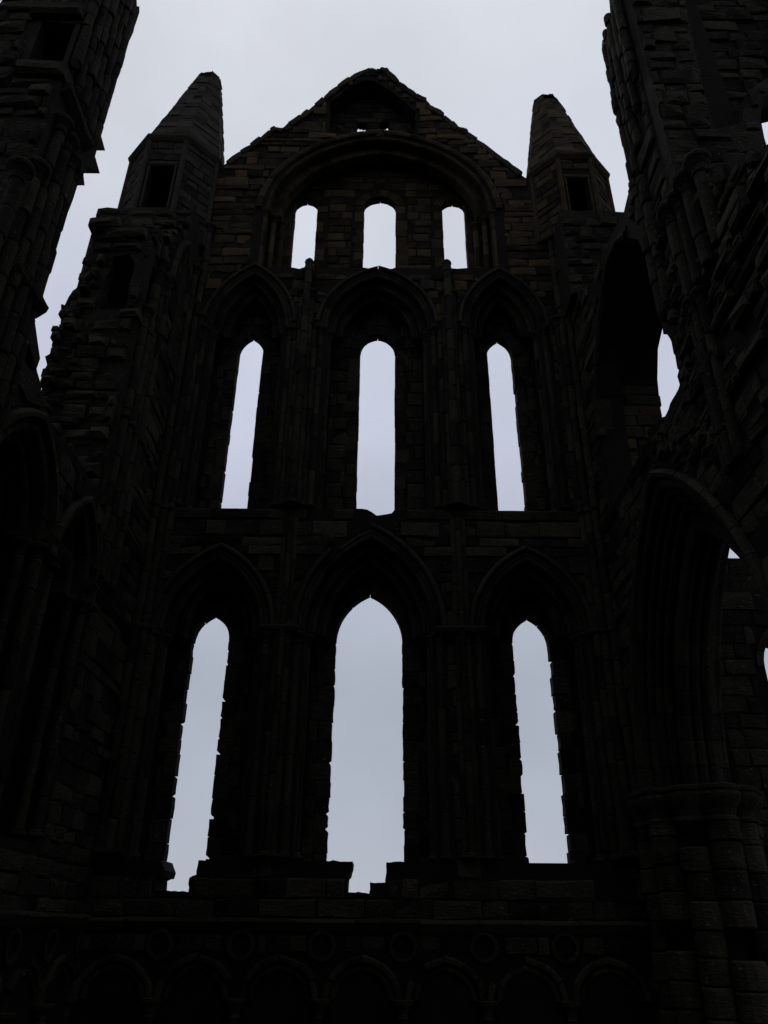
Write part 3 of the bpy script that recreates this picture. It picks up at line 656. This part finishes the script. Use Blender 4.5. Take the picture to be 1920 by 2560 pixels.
# lower arches with their hoods
for (uc, h, s_, rs) in ((8.75, .95, 6.3, 1.35), (10.8, .72, 6.2, 1.3)):
    pb = MB(); vs, fs = block(WEST, uc + h, uc + h + .2, s_ - .15, s_ + .02, -.02, .14, rng, .03); pb.add(vs, fs, .7); ap = pb.build('moulded_arch', MLD, west)
    ring(WEST, arch(uc, h + .06, s_, rs + .06, 10), [(0, -.05), (.12, -.05), (.13, .06), (.08, .1), (.02, .09)], 3, ap, rng, name='hood_stone', tone=(.5, 1.0))
    ring(WEST, arch(uc, h - .12, s_, rs - .12, 10), [(0, -.3)] + roll(.06, -.05, .06, 180, 20, 4) + [(.17, -.04), (.17, -.3)], 3, ap, rng, tone=(.2, .7))
    ring(WEST, arch(uc, h - .28, s_, rs - .28, 10), [(0, -.45)] + roll(.06, -.25, .06, 180, 20, 4) + [(.17, -.22), (.17, -.45)], 3, ap, rng, tone=(.2, .7))
    for sg in (-1, 1):
        for k in range(2): shaft(west, -4.62 - k * .18, uc + sg * (h - .02 - k * .15), .07, 2.75, s_ - .25, rng, (.4, .8), base=True)
course_run(WEST, 9.6, 13.9, at_v(cv, 6.45), rng, west, tone=(.5, 1.0), ok=lambda u: not any(abs(u - c) < h for c, h in ((8.75, 1.0), (10.8, .75))))
course_run(WEST, 11.3, 13.9, at_v(cv, 7.95), rng, west, tone=(.5, 1.0))
course_run(WEST, 9.0, 13.95, at_v(cv, 1.72), rng, west, tone=(.5, 1.0))
blind_arcade(WEST, [13.95 - .64 - 1.283 * i for i in range(3)], west, meds=True)

# ================================================================== right arcade wall
rng = random.Random(41)
east = thing('arcade_wall', 'dark right side wall with a great moulded arch and broken upper storeys', 'wall', (5.3, 9.5, GZ))
edgeR = [(9.2, 13.6), (9.24, 14.51), (9.24, 15.1), (9.46, 15.22), (9.5, 15.42), (9.32, 15.55), (9.34, 16.9), (9.40, 17.72), (9.32, 17.8), (9.15, 17.55), (8.95, 17.75), (8.8, 17.5), (8.55, 18.4), (8.4, 18.25), (8.3, 18.0), (8.2, 18.8)]
topE = [(14.05, 17.6), (13.6, 16.6), (13.3, 15.2), (12.9, 14.3), (12.2, 13.9), (11.2, 13.75), (10.4, 13.55), (10.02, 13.38), (9.79, 13.45)]
bay = arch(10.7, 2.72, 3.5, 4.5, 18)
outE = [(5.2, GZ), (7.9, GZ), (7.9, 3.5)] + list(bay) + [(13.42, GZ), (14.05, GZ)] + jag(topE, .3, .06, 14) + jag(edgeR, .25, .025, 15) + [(8.15, 11.6), (7.6, 11.45), (7.0, 10.8), (5.8, 9.65), (5.2, 9.2)]
trif = [(13.0, 8.72), (13.0, 10.6)] + [(12.9, 11.3), (12.6, 11.95), (12.15, 12.48), (11.6, 13.0), (11.05, 13.25), (10.5, 13.15), (10.05, 12.85), (9.6, 12.3), (9.42, 11.5), (9.40, 10.1)] + \
       jag([(9.42, 9.97), (9.33, 9.92), (9.16, 9.5), (9.02, 9.3), (8.98, 9.12), (9.14, 9.06), (9.26, 9.0), (9.24, 8.83), (9.45, 8.80), (9.6, 8.81), (9.9, 8.76)], .12, .02, 7)
mb = MB(); slab(mb, EAST, outE, [trif], -.5, 0, .4); mb.build('wall_core', MOR, east)
trif2 = [(13.28, 8.6), (13.28, 11.2), (13.1, 12.0), (12.78, 12.55), (12.2, 12.85), (11.5, 13.3), (10.4, 13.3), (9.35, 12.6), (9.2, 8.6)]
mb = MB(); slab(mb, EAST, outE, [trif2], -1.4, -.501, .4); mb.build('outer_wall_core', MOR, east)
Em = Masonry()
archex = arch(10.7, 2.8, 3.5, 4.6, 18)
trb = [(13.15, 8.7), (13.15, 10.6), (12.3, 12.65), (11.05, 13.5), (9.9, 13.1), (9.2, 12.3), (9.15, 8.7)]
def okE(u, v):
    if not inside(outE, u, v) or inside(trb, u, v): return False
    if inside([(7.85, GZ), (7.85, 3.5)] + list(archex) + [(13.5, GZ)], u, v): return False
    if u < 8.9 and 7.6 < v < 11.4: return False
    return not (8.35 < u < 9.5 and v > 13.7)
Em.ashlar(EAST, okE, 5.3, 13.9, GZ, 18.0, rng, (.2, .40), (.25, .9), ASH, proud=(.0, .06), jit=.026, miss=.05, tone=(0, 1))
Em.ashlar(EAST, lambda u, v: inside(outE, u, v) and not inside(trb, u, v), 5.3, 8.9, 7.6, 11.4, rng, (.1, .3), (.15, .8), RUB, back=-.05, proud=(.02, .14), jit=.05, cham=.05, miss=.05, tone=(0, 1))
# far reveal of the broken gallery opening, coursed blocks with a notched edge
REV = Frame((0, 13.06, 0), (1, 0, 0), (0, -1, 0))
v = 8.74
while v < 11.7:
    vt = v + rng.uniform(.22, .32); u = 4.62; e1 = 5.93 + rng.uniform(-.03, .03)
    cuts = [u, u + rng.uniform(.45, .85), e1]
    for a, b in zip(cuts, cuts[1:]):
        vs, fs = block(REV, a, b, v, vt, -.05, rng.uniform(.02, .05), rng, .02, .014); Em.put(vs, fs, rng.uniform(.2, .9), GAB if rng.random() < .3 else ASH)
    v = vt
# upper face turned to the camera, with a dark deep recess
NR = Frame((0, 7.9, 0), (1, 0, 0), (0, -1, 0)); NRB = Frame((0, 8.15, 0), (1, 0, 0), (0, -1, 0))
outR = [(4.6, 10.6), (6.1, 10.6), (6.17, 12.7), (6.22, 13.2), (6.38, 13.75), (6.9, 14.15), (7.6, 15.5), (8.4, 18.0), (8.4, 20.0), (4.6, 18.8)]
recR = [(5.4, 12.9), (5.9, 13.1), (6.15, 13.9), (6.7, 14.4), (7.4, 16.2), (7.9, 19.0), (5.75, 18.6), (5.5, 15.0)]
mb = MB(); slab(mb, NRB, outR, [recR], .001, .25, .35); mb.build('broken_end_core', RUB, east)
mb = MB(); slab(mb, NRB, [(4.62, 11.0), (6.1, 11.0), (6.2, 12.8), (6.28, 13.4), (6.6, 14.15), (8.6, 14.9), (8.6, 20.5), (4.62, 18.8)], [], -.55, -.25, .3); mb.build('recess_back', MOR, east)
RBK = Frame((0, 8.4, 0), (1, 0, 0), (0, -1, 0))
Em.ashlar(RBK, lambda u, v: inside(recR, u, v), 5.3, 8.0, 12.8, 19.0, rng, (.2, .36), (.3, .8), ASH, back=-.02, proud=(.0, .06), jit=.03, miss=.04)
Em.ashlar(NR, lambda u, v: inside(outR, u, v) and not inside(recR, u, v), 4.6, 7.3, 10.7, 18.7, rng, (.2, .36), (.25, .7), ASH, back=-.08, proud=(.0, .08), jit=.03, cham=.03, miss=.05)
# rubble at the near broken edge and above the arch
for i in range(170):
    v = rng.uniform(8.3, 10.2); u = rng.uniform(8.2, 9.2 + (.9 if v < 8.45 else 0)); fr = Frame((4.62 + rng.uniform(0, .3), 0, 0), (0, 1, 0), (-1, 0, 0))
    if inside(trif, u, v) or inside(trif, u, v + .25) or inside(trif, u + .05, v + .12): continue
    w_ = rng.uniform(.12, .4); vs, fs = block(fr, u - w_, u, v, v + rng.uniform(.08, .25), -.5, rng.uniform(0, .12), rng, .04, .05); Em.put(vs, fs, rng.uniform(.1, 1.0), RUB)
for i in range(90):
    u = rng.uniform(8.2, 10.6); v = 8.25 - abs(u - 10.6) * .65 + rng.uniform(0, .55); fr = Frame((4.6, 0, 0), (0, 1, 0), (-1, 0, 0))
    w_ = rng.uniform(.12, .4); vs, fs = block(fr, u - w_, u, v, v + rng.uniform(.1, .25), -.2, rng.uniform(.02, .14), rng, .04, .05); Em.put(vs, fs, rng.uniform(.1, 1.0), RUB)
Em.build(east, 295)
# the great arch: seven rolls across the soffit, cut into voussoirs
pb = MB(); vs, fs = block(EAST, 10.58, 10.82, 8.0, 8.28, -.05, .12, rng, .04); pb.add(vs, fs, .6); ga = pb.build('great_arch', MLD, east)
ring(EAST, arch(10.7, 2.72, 3.55, 4.52, 22), [(0, -.05), (.13, -.05), (.14, .08), (.08, .13), (.02, .1)], 2, ga, rng, name='hood_stone', tone=(.5, 1.0), miss=.04)
inner = arch(10.7, 1.97, 3.55, 3.55, 22)
def soffit(o0, o1, d0, d1, rolls):
    pr = [(o1 + .02, d0)]
    for k in range(rolls):
        f = (k + .5) / rolls; o = o0 + (o1 - o0) * (1 - f) if False else o1 + (o0 - o1) * f; d = d0 + (d1 - d0) * f; rr = .075
        pr += roll(o + .02, d, rr, 60, 240, 5)
    pr += [(o0, d1 - .02), (o1 + .1, d1 - .02)]
    return pr
for (o0, o1, d0, d1, k) in ((.50, .74, .0, -.26, 2), (.25, .50, -.24, -.46, 2), (.0, .25, -.44, -.96, 3), (.25, .50, -.94, -1.16, 2), (.50, .74, -1.14, -1.4, 2)):
    pr = [(o1 + .06, d0 - .01)]
    for q in range(k):
        f = (q + .5) / k; dd = d0 + (d1 - d0) * f
        oo = o0 if k == 3 else (o1 + (o0 - o1) * f if d0 > -.6 else o0 + (o1 - o0) * f)
        pr += roll(oo + .09, dd, .085, 60, 300, 6)
    pr += [(o1 + .06, d1 + .01)]
    ring(EAST, inner, pr, 2, ga, rng, tone=(.2, .75), jit=.006)
# gallery string, shafts beside the gallery opening and along the broken edge
course_run(EAST, 9.9, 13.9, at_v(cv, 8.66), rng, east, tone=(.3, .9))
for (y, r_, z0, z1) in ((9.12, .11, 10.1, 13.2), (8.88, .10, 10.1, 13.0)): shaft(east, 4.55, y, r_, z0, z1, rng, (.24, .42), cap=False, base=False, worn=.025)
for (y, r_) in ((8.12, .12), (7.82, .10), (7.5, .11), (7.15, .1)): shaft(east, 4.53, y, r_, 9.5, 10.95 + (8.1 - y) * -.1, rng, (.5, 1.4), cap=True, worn=.015)
course_run(EAST, 7.95, 8.6, at_v([(-.02, -.25), (.10, -.16), (.16, -.05), (.18, .05), (.1, .1), (-.02, .14)], 11.5), rng, east, (.25, .4), name='corbel_stone')
for (y, r_, z0, z1) in ((9.12, .10, 12.9, 17.2), (8.92, .09, 13.2, 17.4), (8.71, .11, 13.6, 17.5), (8.48, .09, 14.3, 17.4), (8.25, .11, 14.9, 17.3)):
    shaft(east, 4.53, y, r_ * .82, z0, z1, rng, (.26, .5), cap=False, base=False, worn=.022)
for (x, y) in ((4.54, 8.30), (4.50, 8.12), (4.54, 7.94)): shaft(east, x, y, .075, 6.7, 9.2, rng, (.45, .9), cap=True, worn=.015)
rb = MB(); vs, fs = block(EAST, 12.9, 13.1, 10.4, 10.6, -.05, .12, rng, .04); rb.add(vs, fs, .5); ta = rb.build('gallery_arch', MLD, east)
tp = [(13.0, 10.6), (12.9, 11.3), (12.6, 11.95), (12.15, 12.48), (11.6, 13.0), (11.05, 13.25), (10.5, 13.15), (10.05, 12.85)]
ring(EAST, tp[::-1], [(0, -.25)] + roll(.07, .0, .07, 180, 20, 4) + [(.2, .03), (.2, -.25)], 1, ta, rng, tone=(.3, .9), jit=.01)

# ------------------------------------------------------------------ clustered pier under the great arch
rng = random.Random(51)
pier = thing('clustered_pier', 'thick pier of clustered round stone shafts carrying the right arch', 'pier', (5.25, 13.3, GZ))
pm = MB()
lathe(pm, (5.28, 13.35), [(.55, GZ), (.55, 3.25)], 16, .3); pm.build('pier_core', MOR, pier)
PS = [(4.50, 13.55, .17), (4.66, 13.16, .22), (4.98, 12.82, .22), (5.40, 12.68, .25), (5.80, 12.86, .22), (6.02, 13.2, .22)]
for (x, y, r_) in PS:
    shaft(pier, x, y, r_, GZ, 3.12, rng, (.34, .42), cap=False, base=True, mat=ASH, worn=.018, lost=.03)
for (x, y, r_) in PS:
    mb = MB(); lathe(mb, (x, y), [(r_ * .95, 3.08), (r_ * 1.12, 3.1), (r_ * 1.12, 3.14), (r_ * .95, 3.17), (r_ * 1.05, 3.26), (r_ * 1.3, 3.36), (r_ * 1.42, 3.42), (r_ * 1.46, 3.47), (r_ * 1.38, 3.52), (r_ * 1.5, 3.55), (r_ * 1.5, 3.6), (r_ * 1.3, 3.62)], 16, .5)
    mb.build('capital', MLD, pier)

# ------------------------------------------------------------------ aisle wall seen through the arch
rng = random.Random(61)
aisle = thing('aisle_wall', 'roofless aisle end wall with one lancet, seen through the right arch', 'wall', (8.2, 14.6, GZ))
al = opening(7.98, .66, 2.6, 5.95, .80, 8)
oa = [(6.31, GZ), (11, GZ), (11, 8.6)] + jag([(10, 9.2), (8.6, 9.3), (8.3, 9.1), (8.25, 8.3)], .35, .04, 3) + [(7.7, 8.2), (7.06, 8.2), (7.04, 9.0), (6.31, 9.0)]
mb = MB(); slab(mb, NORTH, oa, [al], -1.2, 0, .4); mb.build('wall_core', MOR, aisle)
Am = Masonry(); ale = opening(7.98, .84, 2.5, 5.95, 1.0, 8)
Am.ashlar(NORTH, lambda u, v: inside(oa, u, v) and not inside(ale, u, v), 6.35, 10.9, 0, 8.5, rng, (.26, .38), (.35, .8), ASH, jit=.02)
Am.build(aisle, 200)
sb = MB(); vs, fs = block(NORTH, 7.1, 8.75, 2.4, 2.6, -.3, .06, rng); sb.add(vs, fs, .5); lw = sb.build('lancet_window', MLD, aisle)
ring(NORTH, arch(7.98, .66, 5.95, .80, 8), [(0, -.3), (.16, -.3), (.16, .06), (.04, .05), (0, -.02)], 2, lw, rng)

# ------------------------------------------------------------------ transept walls added behind the camera, unseen, to cut light from there
rng = random.Random(71)
BWEST = Frame((-4.6, 0, 0), (0, 1, 0), (1, 0, 0))
def light_block_wall(fr, label, name, loc, out_, holes, d0, u0, u1, v1):
    t = thing(name, label, 'wall', loc)
    mb = MB(); slab(mb, fr, out_, holes, d0, 0, .4); mb.build('wall_core', ASH, t)
    course_run(fr, u0, u1, at_v(cv, 8.66), rng, t, (.8, 1.4)); course_run(fr, u0, u1, at_v(cv, 1.7), rng, t, (.8, 1.4))
light_block_wall(BWEST, 'unseen side wall added behind the camera on the left to block light', 'added_side_wall', (-5.2, -4, GZ), [(-13.9, GZ), (5.19, GZ), (5.19, 8.8)] + jag([(3.0, 9.5), (0, 16.6), (-4, 16.0), (-9, 17.0), (-13.9, 17.8)], .5, .1, 3),
         [opening(u, 1.0, 2.6, 6.3, 1.6) for u in (-11, -6.5, -2, 2.5)] + [opening(u, .7, 10, 13, 1.2) for u in (-11, -6.5, -2)], -1.3, -13.5, 5.1, 17)
light_block_wall(EAST, 'unseen arcade wall added behind the camera on the right to block light', 'added_side_wall', (5.2, -4, GZ), [(-13.9, GZ), (5.19, GZ), (5.19, 8.9)] + jag([(3.6, 8.8), (0, 16.4), (-5, 16.5), (-9, 17.0), (-13.9, 17.8)], .5, .1, 4),
         [opening(u, 2.2, GZ + .01, 3.5, 4.5) for u in (-10.5, -4.5, 1.5)] + [opening(u, 1.5, 9.2, 11, 2.4) for u in (-10.5, -4.5)], -1.3, -13.5, 5.1, 17)
SOUTH = Frame((0, -14, 0), (-1, 0, 0), (0, 1, 0))
light_block_wall(SOUTH, 'unseen end wall added behind the camera to block light', 'added_end_wall', (0, -14.6, GZ), [(-6.3, GZ), (6.3, GZ), (6.3, 17.7), (4.3, 19.6), (.2, 24.2), (-.3, 24.1), (-4.2, 19.7), (-6.3, 17.7)],
         [opening(u, h, b, s_, .9) for u in (-3.1, 0, 3.1) for h, b, s_ in ((.45, 2.6, 6.6), (.4, 9.3, 14.1))], -1.4, -4.6, 4.6, 17)
